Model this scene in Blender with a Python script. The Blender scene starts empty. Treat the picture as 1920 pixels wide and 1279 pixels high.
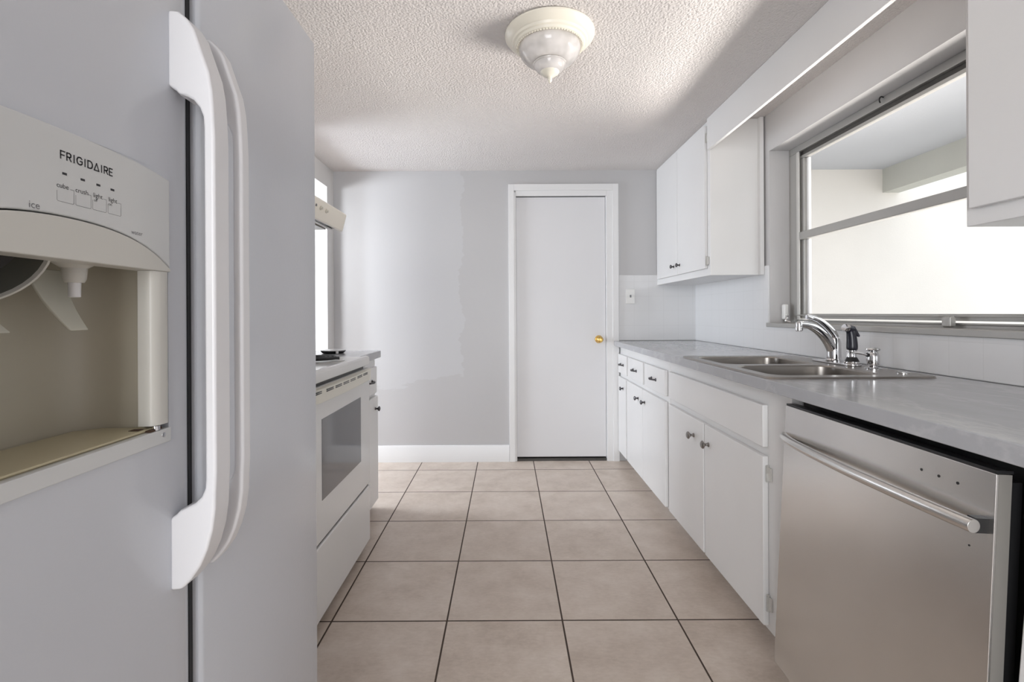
import bpy, bmesh, math, random
from mathutils import Vector, Matrix
random.seed(4)
scene = bpy.context.scene
COL = scene.collection
PI = math.pi

# ------------------------------------------------------------------ camera
FPX = 889.0                      # focal length in pixels of the 1920 px wide frame
cam_d = bpy.data.cameras.new('camera')
cam_d.sensor_fit = 'HORIZONTAL'
cam_d.sensor_width = 36.0
cam_d.lens = FPX / 1920.0 * 36.0
cam_d.shift_x = 10.0 / 1920.0
cam_d.shift_y = -51.5 / 1920.0
cam_d.clip_start = 0.02
cam = bpy.data.objects.new('camera', cam_d)
cam.matrix_world = (Matrix.Translation((0, 0, 1.17)) @ Matrix.Rotation(math.radians(90), 4, 'X')
                    @ Matrix.Rotation(math.radians(-0.3), 4, 'Z'))
COL.objects.link(cam)
scene.camera = cam

# ------------------------------------------------------------------ world, lights, exposure
w = bpy.data.worlds.new('sky')
scene.world = w
w.use_nodes = True
bg = w.node_tree.nodes['Background']
bg.inputs['Color'].default_value = (0.90, 0.95, 1.0, 1)
bg.inputs['Strength'].default_value = 1.25

def area(name, loc, target, sx, sy, power, col):
    d = bpy.data.lights.new(name, 'AREA')
    d.shape = 'RECTANGLE'
    d.size, d.size_y = sx, sy
    d.energy = power
    d.color = col
    o = bpy.data.objects.new(name, d)
    o.location = loc
    o.rotation_euler = (Vector(target) - Vector(loc)).to_track_quat('-Z', 'Y').to_euler()
    COL.objects.link(o)
    return o
sun_d = bpy.data.lights.new('sun', 'SUN')
sun_d.energy = 5.0
sun_d.angle = math.radians(0.6)
sun_d.color = (1.0, 0.96, 0.90)
sun = bpy.data.objects.new('sun', sun_d)
sun.rotation_euler = Vector((-0.45, -0.40, -0.85)).to_track_quat('-Z', 'Y').to_euler()
COL.objects.link(sun)
# daylight of the windows in the rest of the house
area('daylight_behind', (-0.55, -2.3, 1.30), (0.4, 3.0, 1.20), 1.6, 1.8, 66, (0.94, 0.97, 1.0))
area('daylight_next_room', (-2.6, 1.35, 1.78), (-0.9, 3.75, 1.2), 0.7, 0.5, 33, (0.93, 0.96, 1.0))
area('daylight_next_room', (-2.7, 3.15, 1.35), (1.0, 3.15, 0.7), 0.75, 1.2, 48, (0.84, 0.91, 1.0))
# added fill lamp below the sill line, stands in for sunlit patio bounce
pl = area('patio_bounce_fill', (3.75, 2.0, 0.45), (1.3, 2.0, 1.75), 2.2, 0.7, 25, (1.0, 0.95, 0.90))
pl.data.spread = math.radians(65)

scene.view_settings.view_transform = 'Standard'
scene.view_settings.look = 'None'
scene.view_settings.gamma = 1.0
scene.view_settings.use_curve_mapping = False
scene.view_settings.exposure = 0.55
scene.cycles.use_denoising = True
scene.cycles.max_bounces = 10
scene.cycles.diffuse_bounces = 6
scene.cycles.transparent_max_bounces = 16

# ------------------------------------------------------------------ materials
def lin(r, g, b):
    f = lambda c: (c / 255.0) / 12.92 if c <= 10 else ((c / 255.0 + 0.055) / 1.055) ** 2.4
    return (f(r), f(g), f(b), 1.0)

class NT:
    def __init__(s, name):
        s.m = bpy.data.materials.new(name)
        s.m.use_nodes = True
        s.t = s.m.node_tree
        s.p = s.t.nodes['Principled BSDF']
        s.out = s.t.nodes['Material Output']
    def n(s, kind, **kw):
        x = s.t.nodes.new(kind)
        for k, v in kw.items():
            if k in x.inputs:
                x.inputs[k].default_value = v
            else:
                setattr(x, k, v)
        return x
    def l(s, a, b): s.t.links.new(a, b)
    def math(s, op, a, b=None):
        x = s.n('ShaderNodeMath', operation=op)
        for i, v in enumerate((a, b)):
            if v is None: continue
            if isinstance(v, (int, float)): x.inputs[i].default_value = v
            else: s.l(v, x.inputs[i])
        return x.outputs[0]
    def coord(s): return s.n('ShaderNodeTexCoord').outputs['Object']
    def noise(s, co, scale, detail=3, rough=0.55, mapscale=None):
        if mapscale:
            mp = s.n('ShaderNodeMapping'); mp.inputs['Scale'].default_value = mapscale
            s.l(co, mp.inputs['Vector']); co = mp.outputs[0]
        x = s.n('ShaderNodeTexNoise'); x.inputs['Scale'].default_value = scale
        x.inputs['Detail'].default_value = detail; x.inputs['Roughness'].default_value = rough
        s.l(co, x.inputs['Vector']); return x.outputs['Fac']
    def ramp(s, fac, stops):
        x = s.n('ShaderNodeValToRGB'); e = x.color_ramp.elements
        while len(e) < len(stops): e.new(0.5)
        for i, (p, c) in enumerate(stops):
            e[i].position = p; e[i].color = c
        s.l(fac, x.inputs[0]); return x.outputs[0]
    def mix(s, fac, a, b):
        x = s.n('ShaderNodeMix', data_type='RGBA')
        for k, v in ((0, fac), (6, a), (7, b)):
            if isinstance(v, (int, float, tuple)): x.inputs[k].default_value = v
            else: s.l(v, x.inputs[k])
        return x.outputs[2]
    def bump(s, h, strength, dist):
        x = s.n('ShaderNodeBump'); x.inputs['Strength'].default_value = strength
        x.inputs['Distance'].default_value = dist
        s.l(h, x.inputs['Height']); s.l(x.outputs[0], s.p.inputs['Normal'])

def plain(name, col, rough=0.5, metal=0.0, spec=0.5, bump=0.0, bscale=60, var=0.0):
    k = NT(name)
    k.p.inputs['Roughness'].default_value = rough
    k.p.inputs['Metallic'].default_value = metal
    k.p.inputs['Specular IOR Level'].default_value = spec
    co = k.coord()
    nz = k.noise(co, bscale, 3)
    d = tuple(c * (1 - var) for c in col[:3]) + (1,)
    u = tuple(min(1, c * (1 + var)) for c in col[:3]) + (1,)
    k.l(k.ramp(k.noise(co, 2.3, 3), [(0.3, d), (0.7, u)]), k.p.inputs['Base Color'])
    if bump: k.bump(nz, bump, 0.002)
    return k.m

M = {}
M['cabinet'] = plain('white_cabinet_paint', (0.76, 0.755, 0.75, 1), 0.33, bump=0.08, bscale=35, var=0.015)
M['trim'] = plain('white_trim_paint', (0.80, 0.80, 0.80, 1), 0.35, bump=0.05, bscale=30, var=0.01)
M['door'] = plain('white_door_paint', (0.74, 0.74, 0.755, 1), 0.38, bump=0.05, bscale=25, var=0.01)
M['fridge'] = plain('white_fridge_enamel', (0.605, 0.625, 0.67, 1), 0.2, bump=0.06, bscale=160, var=0.01)
M['handle_white'] = plain('white_handle_plastic', (0.78, 0.78, 0.80, 1), 0.28, var=0.01)
M['disp'] = plain('cream_dispenser_plastic', (0.60, 0.59, 0.55, 1), 0.35, var=0.02)
M['disp_panel'] = plain('pale_grey_panel_plastic', (0.63, 0.64, 0.64, 1), 0.3, var=0.01)
M['disp_in'] = plain('yellowed_dispenser_plastic', (0.47, 0.44, 0.36, 1), 0.35, var=0.06)
M['liner'] = plain('grey_chute_liner', (0.10, 0.10, 0.085, 1), 0.5)
M['paddle'] = plain('pale_paddle_plastic', (0.62, 0.61, 0.53, 1), 0.3)
M['tray'] = plain('yellowed_tray_plastic', (0.52, 0.46, 0.31, 1), 0.3, var=0.08)
M['print'] = plain('dark_print', (0.03, 0.03, 0.035, 1), 0.6)
M['print_grey'] = plain('grey_print', (0.17, 0.17, 0.18, 1), 0.6)
M['black'] = plain('black_plastic', (0.012, 0.012, 0.013, 1), 0.35)
M['blackmatte'] = plain('black_rubber', (0.01, 0.01, 0.01, 1), 0.8)
M['chrome'] = plain('chrome', (0.72, 0.72, 0.73, 1), 0.08, 1.0)
M['pewter'] = plain('brushed_nickel_knob', (0.30, 0.28, 0.265, 1), 0.3, 1.0)
M['darkpull'] = plain('dark_bronze_pull', (0.10, 0.095, 0.10, 1), 0.3, 1.0)
M['brass'] = plain('polished_brass', (0.75, 0.50, 0.16, 1), 0.15, 1.0)
M['alu'] = plain('aluminium_frame', (0.45, 0.44, 0.42, 1), 0.45, 0.55, var=0.05)
M['alu_light'] = plain('pale_aluminium_frame', (0.62, 0.61, 0.58, 1), 0.4, 0.3, var=0.05)
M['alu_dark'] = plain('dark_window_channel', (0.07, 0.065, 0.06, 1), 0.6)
M['range'] = plain('white_range_enamel', (0.74, 0.74, 0.735, 1), 0.2, var=0.01)
M['range_cream'] = plain('cream_range_plastic', (0.72, 0.70, 0.62, 1), 0.35, var=0.01)
M['hood'] = plain('cream_hood_enamel', (0.88, 0.83, 0.73, 1), 0.3, var=0.01)
M['oven_glass'] = plain('grey_oven_glass', (0.13, 0.13, 0.14, 1), 0.07, spec=0.8)
M['coil'] = plain('black_coil_metal', (0.012, 0.012, 0.013, 1), 0.6)
M['lampcream'] = plain('cream_lamp_metal', (0.78, 0.74, 0.64, 1), 0.3, var=0.01)
M['porch'] = plain('cream_stucco', (0.82, 0.795, 0.755, 1), 0.9, bump=0.3, bscale=90, var=0.02)
M['porchceil'] = plain('porch_ceiling_paint', (0.56, 0.58, 0.62, 1), 0.8, var=0.02)
M['beam'] = plain('porch_beam_paint', (0.56, 0.57, 0.53, 1), 0.8, var=0.03)
M['ground'] = plain('patio_concrete', (0.45, 0.44, 0.42, 1), 0.9, bump=0.3, bscale=40, var=0.06)
M['bulb'] = plain('white_bulb_glass', (0.85, 0.85, 0.84, 1), 0.25)
M['rust'] = plain('rust_brown', (0.06, 0.03, 0.015, 1), 0.8)
M['switch'] = plain('white_switch_plastic', (0.80, 0.80, 0.78, 1), 0.3)
M['tool'] = plain('dark_navy_plastic', (0.018, 0.018, 0.028, 1), 0.3)
M['wall'] = plain('grey_wall_paint', (0.52, 0.51, 0.51, 1), 0.42, bump=0.12, bscale=70, var=0.02)
M['wallplain'] = plain('pale_wall_paint', (0.66, 0.65, 0.64, 1), 0.6, bump=0.1, bscale=60, var=0.02)

def back_wall_mat():
    k = NT('grey_back_wall_paint')
    k.p.inputs['Roughness'].default_value = 0.4
    co = k.coord()
    sp = k.n('ShaderNodeSeparateXYZ'); k.l(co, sp.inputs[0])
    # ragged edge of a paint touch-up across the wall
    rag = k.math('MULTIPLY', k.math('SUBTRACT', k.noise(co, 5.0, 6, 0.7, (0.2, 1, 1.0)), 0.5), 0.22)
    x = k.math('ADD', sp.outputs[0], rag)
    m = k.math('LESS_THAN', x, -0.36)
    zlow = k.math('GREATER_THAN', sp.outputs[2], 0.60)
    m2 = k.math('MULTIPLY', m, k.math('GREATER_THAN', k.math('ADD', sp.outputs[2], k.math('MULTIPLY', rag, 3.0)), 0.62))
    k.l(k.mix(m2, (0.52, 0.515, 0.52, 1), (0.555, 0.555, 0.565, 1)), k.p.inputs['Base Color'])
    k.bump(k.noise(co, 70, 3), 0.12, 0.002)
    return k.m
M['wall_back'] = back_wall_mat()

def ceiling_mat():
    k = NT('popcorn_ceiling')
    k.p.inputs['Roughness'].default_value = 0.95
    co = k.coord()
    v = k.n('ShaderNodeTexVoronoi'); v.inputs['Scale'].default_value = 100
    k.l(co, v.inputs['Vector'])
    blob = k.math('SUBTRACT', 1.0, v.outputs['Distance'])
    h = k.math('ADD', k.math('MULTIPLY', blob, 0.7), k.noise(co, 150, 4, 0.7))
    k.l(k.ramp(k.noise(co, 1.2, 2), [(0.3, (0.75, 0.705, 0.685, 1)), (0.7, (0.80, 0.765, 0.745, 1))]), k.p.inputs['Base Color'])
    k.bump(h, 0.9, 0.008)
    return k.m
M['ceiling'] = ceiling_mat()

def floor_mat():
    k = NT('tan_floor_tile')
    co = k.coord()
    sp = k.n('ShaderNodeSeparateXYZ'); k.l(co, sp.inputs[0])
    def cell(o, x0, s):
        return k.math('DIVIDE', k.math('SUBTRACT', o, x0), s)
    cx = cell(sp.outputs[0], 0.206 - 22 * 0.4395, 0.4395)
    cy = cell(sp.outputs[1], 1.806 - 22 * 0.4362, 0.4362)
    def edge(c, s):
        f = k.math('FRACT', c)
        d = k.math('MINIMUM', f, k.math('SUBTRACT', 1.0, f))
        return k.math('MULTIPLY', d, s)
    d = k.math('MINIMUM', edge(cx, 0.4395), edge(cy, 0.4362))
    grout = k.math('LESS_THAN', d, 0.0032)
    cb = k.n('ShaderNodeCombineXYZ')
    k.l(k.math('FLOOR', cx), cb.inputs[0]); k.l(k.math('FLOOR', cy), cb.inputs[1])
    wn = k.n('ShaderNodeTexWhiteNoise'); wn.noise_dimensions = '3D'; k.l(cb.outputs[0], wn.inputs['Vector'])
    off = k.n('ShaderNodeVectorMath', operation='ADD'); k.l(co, off.inputs[0]); k.l(wn.outputs['Color'], off.inputs[1])
    n1 = k.noise(off.outputs[0], 7, 6, 0.62)
    n2 = k.noise(off.outputs[0], 45, 4, 0.6, (1, 2.2, 1))
    t = k.math('ADD', k.math('MULTIPLY', n1, 0.7), k.math('MULTIPLY', n2, 0.3))
    c1 = k.ramp(t, [(0.34, (0.46, 0.38, 0.315, 1)), (0.5, (0.56, 0.475, 0.405, 1)), (0.66, (0.64, 0.56, 0.49, 1))])
    tint = k.mix(k.math('MULTIPLY', wn.outputs['Value'], 0.25), c1, (0.58, 0.50, 0.44, 1))
    k.l(k.mix(grout, tint, (0.055, 0.036, 0.026, 1)), k.p.inputs['Base Color'])
    k.l(k.math('ADD', 0.36, k.math('MULTIPLY', grout, 0.5)), k.p.inputs['Roughness'])
    hh = k.math('ADD', k.math('MULTIPLY', k.math('MINIMUM', d, 0.006), 120.0), k.math('MULTIPLY', n2, 0.12))
    k.bump(hh, 0.35, 0.003)
    return k.m
M['floor'] = floor_mat()

def tile_mat(name, axis):
    k = NT(name)
    co = k.coord()
    sp = k.n('ShaderNodeSeparateXYZ'); k.l(co, sp.inputs[0])
    S = 0.1155
    def edge(o, x0):
        f = k.math('FRACT', k.math('DIVIDE', k.math('ADD', k.math('SUBTRACT', o, x0), 50 * S), S))
        return k.math('MULTIPLY', k.math('MINIMUM', f, k.math('SUBTRACT', 1.0, f)), S)
    d = k.math('MINIMUM', edge(sp.outputs[axis], 1.124 if axis == 0 else 1.485), edge(sp.outputs[2], 1.4165))
    line = k.math('LESS_THAN', d, 0.0012)
    k.l(k.mix(line, (0.71, 0.71, 0.715, 1), (0.66, 0.66, 0.66, 1)), k.p.inputs['Base Color'])
    k.p.inputs['Roughness'].default_value = 0.2
    h = k.math('ADD', k.math('MULTIPLY', k.math('MINIMUM', d, 0.003), 150.0), k.math('MULTIPLY', k.noise(co, 14, 2), 0.3))
    k.bump(h, 0.10, 0.002)
    return k.m
M['tile_x'] = tile_mat('white_wall_tile', 0)
M['tile_y'] = tile_mat('white_wall_tile_side', 1)

def counter_mat():
    k = NT('grey_marble_laminate')
    co = k.coord()
    n1 = k.noise(co, 3.2, 7, 0.62, (1.6, 0.8, 1.2))
    n2 = k.noise(co, 11, 5, 0.6, (1, 0.5, 1))
    vein = k.math('ABSOLUTE', k.math('SUBTRACT', n1, 0.5))
    base = k.ramp(n2, [(0.3, (0.39, 0.395, 0.415, 1)), (0.7, (0.435, 0.44, 0.46, 1))])
    vm = k.ramp(vein, [(0.0, (1, 1, 1, 1)), (0.03, (0, 0, 0, 1))])
    k.l(k.mix(k.math('MULTIPLY', vm, 0.22), base, (0.66, 0.66, 0.67, 1)), k.p.inputs['Base Color'])
    k.p.inputs['Roughness'].default_value = 0.16
    k.bump(k.noise(co, 55, 3), 0.06, 0.002)
    return k.m
M['counter'] = counter_mat()

def steel_mat(name, col, mapscale, rough=0.3):
    k = NT(name)
    co = k.coord()
    st = k.noise(co, 40, 4, 0.6, mapscale)
    blot = k.noise(co, 5, 5, 0.6)
    k.l(k.ramp(blot, [(0.3, tuple(c * 0.94 for c in col) + (1,)), (0.7, col + (1,))]), k.p.inputs['Base Color'])
    k.p.inputs['Metallic'].default_value = 1.0
    k.l(k.math('ADD', rough - 0.06, k.math('MULTIPLY', blot, 0.12)), k.p.inputs['Roughness'])
    k.bump(st, 0.05, 0.001)
    return k.m
M['steel'] = steel_mat('brushed_stainless_steel', (0.70, 0.685, 0.665), (1, 0.6, 14), 0.24)
M['steel_side'] = plain('grey_door_edge', (0.20, 0.19, 0.175, 1), 0.4)
M['sink'] = steel_mat('satin_sink_steel', (0.36, 0.335, 0.31), (1, 1, 1), 0.30)

def glass_mat(name, gl=0.10, tint=(1, 1, 1, 1), rough=0.02, frost=0.0):
    k = NT(name)
    tr = k.n('ShaderNodeBsdfTransparent'); tr.inputs['Color'].default_value = tint
    gs = k.n('ShaderNodeBsdfGlossy'); gs.inputs['Roughness'].default_value = rough
    lw = k.n('ShaderNodeLayerWeight'); lw.inputs['Blend'].default_value = gl
    mx = k.n('ShaderNodeMixShader')
    k.l(lw.outputs['Fresnel'], mx.inputs[0]); k.l(tr.outputs[0], mx.inputs[1]); k.l(gs.outputs[0], mx.inputs[2])
    if frost:
        df = k.n('ShaderNodeBsdfTranslucent'); df.inputs['Color'].default_value = (0.93, 0.90, 0.88, 1)
        dd = k.n('ShaderNodeBsdfDiffuse'); dd.inputs['Color'].default_value = (0.95, 0.92, 0.91, 1)
        m1 = k.n('ShaderNodeMixShader'); m1.inputs[0].default_value = 0.8
        k.l(df.outputs[0], m1.inputs[1]); k.l(dd.outputs[0], m1.inputs[2])
        m2 = k.n('ShaderNodeMixShader')
        k.l(k.ramp(k.noise(k.coord(), 11, 2), [(0.35, (frost * .6,) * 3 + (1,)), (0.65, (frost,) * 3 + (1,))]), m2.inputs[0])
        k.l(tr.outputs[0], m2.inputs[1]); k.l(m1.outputs[0], m2.inputs[2])
        k.l(m2.outputs[0], mx.inputs[1])
    k.l(mx.outputs[0], k.out.inputs['Surface'])
    return k.m
M['pane'] = glass_mat('clear_window_glass', 0.08)
M['lampglass'] = glass_mat('clear_lamp_glass', 0.30, (0.96, 0.95, 0.95, 1), 0.05, 0.88)

# ------------------------------------------------------------------ mesh helpers
def box(bm, x0, x1, y0, y1, z0, z1):
    v = [bm.verts.new((x, y, z)) for z in (z0, z1) for x, y in ((x0, y0), (x1, y0), (x1, y1), (x0, y1))]
    for f in ((3, 2, 1, 0), (4, 5, 6, 7), (0, 1, 5, 4), (1, 2, 6, 5), (2, 3, 7, 6), (3, 0, 4, 7)):
        bm.faces.new([v[i] for i in f])
    return bm
def Box(*a): return box(bmesh.new(), *a)

def prism(bm, pts, axis, a0, a1):
    """pts = 2D outline; axis 'x' -> (y,z), 'y' -> (x,z), 'z' -> (x,y); swept from a0 to a1"""
    def P(p, a):
        return (a, p[0], p[1]) if axis == 'x' else ((p[0], a, p[1]) if axis == 'y' else (p[0], p[1], a))
    A = [bm.verts.new(P(p, a0)) for p in pts]
    B = [bm.verts.new(P(p, a1)) for p in pts]
    n = len(pts)
    bm.faces.new(A); bm.faces.new(B[::-1])
    for i in range(n):
        bm.faces.new((A[i], A[(i + 1) % n], B[(i + 1) % n], B[i]))
    bmesh.ops.recalc_face_normals(bm, faces=bm.faces)
    return bm

def frame_for(d):
    d = d.normalized()
    up = Vector((0, 0, 1)) if abs(d.z) < 0.9 else Vector((0, 1, 0))
    a = d.cross(up).normalized()
    return a, a.cross(d).normalized()

def lathe(bm, prof, center, axis=(0, 0, 1), n=32):
    """prof = list of (radius, distance along axis)"""
    ax = Vector(axis).normalized(); a, b = frame_for(ax); c = Vector(center)
    rings = []
    for r, h in prof:
        if r < 1e-6:
            rings.append([bm.verts.new(c + ax * h)])
        else:
            rings.append([bm.verts.new(c + ax * h + (a * math.cos(2 * PI * i / n) + b * math.sin(2 * PI * i / n)) * r) for i in range(n)])
    for p, q in zip(rings, rings[1:]):
        for i in range(n):
            j = (i + 1) % n
            if len(p) == 1 and len(q) == 1: continue
            if len(p) == 1: bm.faces.new((p[0], q[i], q[j]))
            elif len(q) == 1: bm.faces.new((p[i], p[j], q[0]))
            else: bm.faces.new((p[i], p[j], q[j], q[i]))
    for ring, (r, h) in ((rings[0], prof[0]), (rings[-1], prof[-1])):
        pass
    bmesh.ops.recalc_face_normals(bm, faces=bm.faces)
    return bm

def tube(bm, pts, rad, n=16, flat=None, cap=True):
    """rad: float or list; flat: scale of second axis"""
    pts = [Vector(p) for p in pts]
    if not isinstance(rad, (list, tuple)): rad = [rad] * len(pts)
    rings = []; pa = None
    for i, p in enumerate(pts):
        d = (pts[min(i + 1, len(pts) - 1)] - pts[max(i - 1, 0)]).normalized()
        if pa is None:
            a, b = frame_for(d)
        else:
            a = (pa - d * pa.dot(d)).normalized(); b = d.cross(a).normalized()
        pa = a
        fl = 1.0 if flat is None else (flat[i] if isinstance(flat, (list, tuple)) else flat)
        rings.append([bm.verts.new(p + (a * math.cos(2 * PI * k / n) + b * fl * math.sin(2 * PI * k / n)) * rad[i]) for k in range(n)])
    for p, q in zip(rings, rings[1:]):
        for i in range(n):
            bm.faces.new((p[i], p[(i + 1) % n], q[(i + 1) % n], q[i]))
    if cap:
        bm.faces.new(rings[0][::-1]); bm.faces.new(rings[-1])
    bmesh.ops.recalc_face_normals(bm, faces=bm.faces)
    return bm

def smooth_path(pts, sub=6):
    """Catmull-Rom through pts (tuples of any length)"""
    out = []
    n = len(pts)
    for i in range(n - 1):
        p0, p1, p2, p3 = pts[max(i - 1, 0)], pts[i], pts[i + 1], pts[min(i + 2, n - 1)]
        for s in range(sub):
            t = s / sub
            out.append(tuple(0.5 * ((2 * b) + (-a + c) * t + (2 * a - 5 * b + 4 * c - d) * t * t + (-a + 3 * b - 3 * c + d) * t ** 3)
                             for a, b, c, d in zip(p0, p1, p2, p3)))
    out.append(tuple(pts[-1]))
    return out

def link(name, bm, mat, origin):
    me = bpy.data.meshes.new(name)
    bmesh.ops.translate(bm, verts=bm.verts, vec=-Vector(origin))
    bm.to_mesh(me); bm.free()
    me.polygons.foreach_set('use_smooth', [True] * len(me.polygons))
    me.set_sharp_from_angle(angle=math.radians(32))
    me.materials.append(M[mat])
    o = bpy.data.objects.new(name, me)
    COL.objects.link(o)
    return o

def bev(o, width, seg=2):
    m = o.modifiers.new('bevel', 'BEVEL'); m.width = width; m.segments = seg
    m.limit_method = 'ANGLE'; m.angle_limit = math.radians(40); m.harden_normals = True
    return o

ORIG = {}
def thing(name, label, cat, loc, group=None):
    o = bpy.data.objects.new(name, None)
    o.empty_display_size = 0.1
    o.location = loc
    COL.objects.link(o)
    o['label'] = label; o['category'] = cat
    if group: o['group'] = group
    ORIG[o.name] = Vector(loc)
    return o

def part(name, bm, mat, parent, bevel=0.0, seg=2, label=None):
    org = ORIG[parent.name]
    o = link(name, bm, mat, org)
    o.parent = parent
    ORIG[o.name] = org
    if label: o['label'] = label
    if bevel: bev(o, bevel, seg)
    return o

def single(name, bm, mat, label, cat, loc, bevel=0.0, seg=2):
    o = link(name, bm, mat, loc)
    o.location = loc
    o['label'] = label; o['category'] = cat
    ORIG[o.name] = Vector(loc)
    if bevel: bev(o, bevel, seg)
    return o

def struct(name, bm, mat, label=None, bevel=0.0):
    o = link(name, bm, mat, (0, 0, 0))
    o['kind'] = 'structure'
    if label: o['label'] = label; 
    ORIG[o.name] = Vector((0, 0, 0))
    if bevel: bev(o, bevel)
    return o

# ------------------------------------------------------------------ the room
XL, XR, YB, ZC = -1.367, 1.50, 3.755, 2.302
XO = -4.2          # far side of the next room
YF = -2.7          # behind the camera
bm = Box(XO, 1.70, YF, 4.0, -0.10, 0.0)
struct('floor', bm, 'floor', 'tan ceramic tile floor with dark grout lines')
struct('ceiling', Box(XO, 1.70, YF, 4.0, ZC, ZC + 0.12), 'ceiling', 'white popcorn textured ceiling')

bm = bmesh.new()
box(bm, XO, 0.075, YB, 4.0, 0, ZC); box(bm, 0.792, XR, YB, 4.0, 0, ZC); box(bm, 0.075, 0.792, YB, 4.0, 2.099, ZC)
box(bm, 0.075, 0.792, 3.85, 4.0, 0, 2.099)
struct('wall_back', bm, 'wall_back', 'grey painted end wall around the white door')

WY0, WY1, WZ0, WZ1 = 1.30, 2.70, 1.088, 2.088     # window opening
bm = bmesh.new()
box(bm, XR, 1.70, YF, WY0, 0, ZC); box(bm, XR, 1.70, WY1, 4.0, 0, ZC)
box(bm, XR, 1.70, WY0, WY1, 0, WZ0); box(bm, XR, 1.70, WY0, WY1, WZ1, ZC)
struct('wall_right', bm, 'wall', 'grey painted wall holding the wide window')
DY0, DY1, DZ = 2.90, 3.62, 2.146                 # doorway in the left wall
bm = bmesh.new()
box(bm, XL - 0.11, XL, 0.06, DY0, 0, ZC); box(bm, XL - 0.11, XL, DY1, YB, 0, ZC); box(bm, XL - 0.11, XL, DY0, DY1, DZ, ZC)
struct('wall_left', bm, 'wallplain', 'pale painted side wall with an open doorway')
struct('wall_front', Box(XO, 1.70, YF - 0.1, YF, 0, ZC), 'wallplain')
struct('wall_outer', Box(XO - 0.1, XO, YF, 4.0, 0, ZC), 'wallplain')

# tiles
bm = Box(0.888, XR, YB - 0.008, YB, 0.952, 1.469)
struct('trim_1', bm, 'tile_x', 'white square wall tile beside the white door', 0.002)
bm = bmesh.new()
box(bm, XR - 0.008, XR, 2.74, YB - 0.008, 0.952, 1.437)
box(bm, XR - 0.008, XR, 0.2, 2.74, 0.952, WZ0)
box(bm, XR - 0.008, XR, WY1 + 0.004, 2.74, WZ0, 1.437)
struct('trim_2', bm, 'tile_y', 'white square wall tile under the window')
# baseboard
bm = bmesh.new()
prism(bm, [(YB, 0), (YB - 0.016, 0), (YB - 0.016, 0.118), (YB - 0.010, 0.130), (YB, 0.130)], 'x', XL, 0.016)
struct('baseboard_back', bm, 'trim', 'white baseboard along the grey end wall')

# door with casing
d = struct('door_1', Box(0.079, 0.786, 3.768, 3.803, 0.030, 2.093), 'door', 'white flat slab door in the end wall', 0.002)
bm = bmesh.new()
lathe(bm, [(0.0, 0.062), (0.014, 0.061), (0.024, 0.052), (0.026, 0.040), (0.020, 0.028), (0.011, 0.020), (0.011, 0.010), (0.030, 0.008), (0.032, 0.0)], (0.732, 3.768, 0.962), (0, -1, 0), 28)
part('door_knob', bm, 'brass', d, label='polished brass door knob')
bm = bmesh.new()
for x0, x1, y0 in ((0.018, 0.062, YB - 0.018), (0.062, 0.0755, YB - 0.010)):
    box(bm, x0, x1, y0, YB, 0, 2.19 if x0 < 0.05 else 2.128)
box(bm, 0.838, 0.885, YB - 0.018, YB, 0, 2.19)
box(bm, 0.791, 0.838, YB - 0.010, YB, 0, 2.14)
box(bm, 0.062, 0.838, YB - 0.018, YB, 2.140, 2.19)
box(bm, 0.0755, 0.791, YB - 0.010, YB, 2.098, 2.140)
box(bm, 0.0755, 0.0785, YB, 3.845, 0, 2.098); box(bm, 0.7885, 0.791, YB, 3.845, 0, 2.098)
struct('trim_3', bm, 'trim', 'white casing around the flat white door', 0.003)
struct('trim_4', Box(0.079, 0.788, 3.757, 3.83, 0.0, 0.018), 'alu_dark', 'dark threshold under the white door')

# ------------------------------------------------------------------ window
win = struct('window_1', bmesh.new(), 'alu')
bm = bmesh.new()
FX0, FX1 = 1.612, 1.66
# outer frame: head, jambs, bottom
box(bm, FX0, FX1, WY0, WY1, 2.052, WZ1); box(bm, FX0, FX1, WY1 - 0.075, WY1, WZ0, 2.052)
box(bm, FX0, FX1, WY0, WY0 + 0.06, WZ0, 2.052); box(bm, FX0, FX1, WY0 + .06, WY1 - 0.075, WZ0, 1.122)
me_old = win.data
win.name = 'window_1'
bm.to_mesh(win.data); bm.free()
win['label'] = 'wide aluminium awning window above the sink'
bev(win, 0.003)
# dark channel under the head and the sashes
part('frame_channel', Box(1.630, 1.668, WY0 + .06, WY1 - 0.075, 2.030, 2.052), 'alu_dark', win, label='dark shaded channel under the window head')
part('mullion', Box(1.606, 1.6215, WY0 + .06, WY1 - .0985, 1.566, 1.608), 'alu', win, 0.003)
bm = bmesh.new()
box(bm, 1.606, 1.613, WY1 - 0.098, WY1 - 0.076, WZ0 + .02, 2.05)
part('jamb_track', bm, 'alu_light', win, 0.002, label='pale metal track along the far window jamb')
for i, (z0, z1) in enumerate(((1.586, 2.030), (1.134, 1.586))):
    bm = bmesh.new()
    y0, y1 = WY0 + 0.062, WY1 - 0.078
    rt = 0.017
    box(bm, 1.622, 1.650, y0, y1, z1 - rt, z1 - .001); box(bm, 1.622, 1.650, y0, y1, z0 + .001, z0 + (0.026 if i else 0.018))
    box(bm, 1.624, 1.648, y0, y0 + 0.03, z0 + .018, z1 - rt); box(bm, 1.624, 1.648, y1 - 0.035, y1, z0 + .018, z1 - rt)
    s = part('sash', bm, 'alu', win, 0.002)
    part('pane', Box(1.634, 1.638, y0 + .02, y1 - .025, z0 + .015, z1 - .012), 'pane', s, label='clear window glass')
    part('glazing_bead', Box(1.641, 1.654, y1 - .052, y1 - .036, z0 + .019, z1 - rt - .002), 'trim', s)
bm = bmesh.new()
box(bm, 1.606, 1.616, WY0 + .06, WY1 - .075, 1.122, 1.128)
box(bm, 1.602, 1.612, WY0 + .06, WY1 - .075, 1.150, 1.156)
box(bm, 1.606, 1.611, WY0 + .06, WY1 - .075, 1.099, 1.103)
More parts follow.
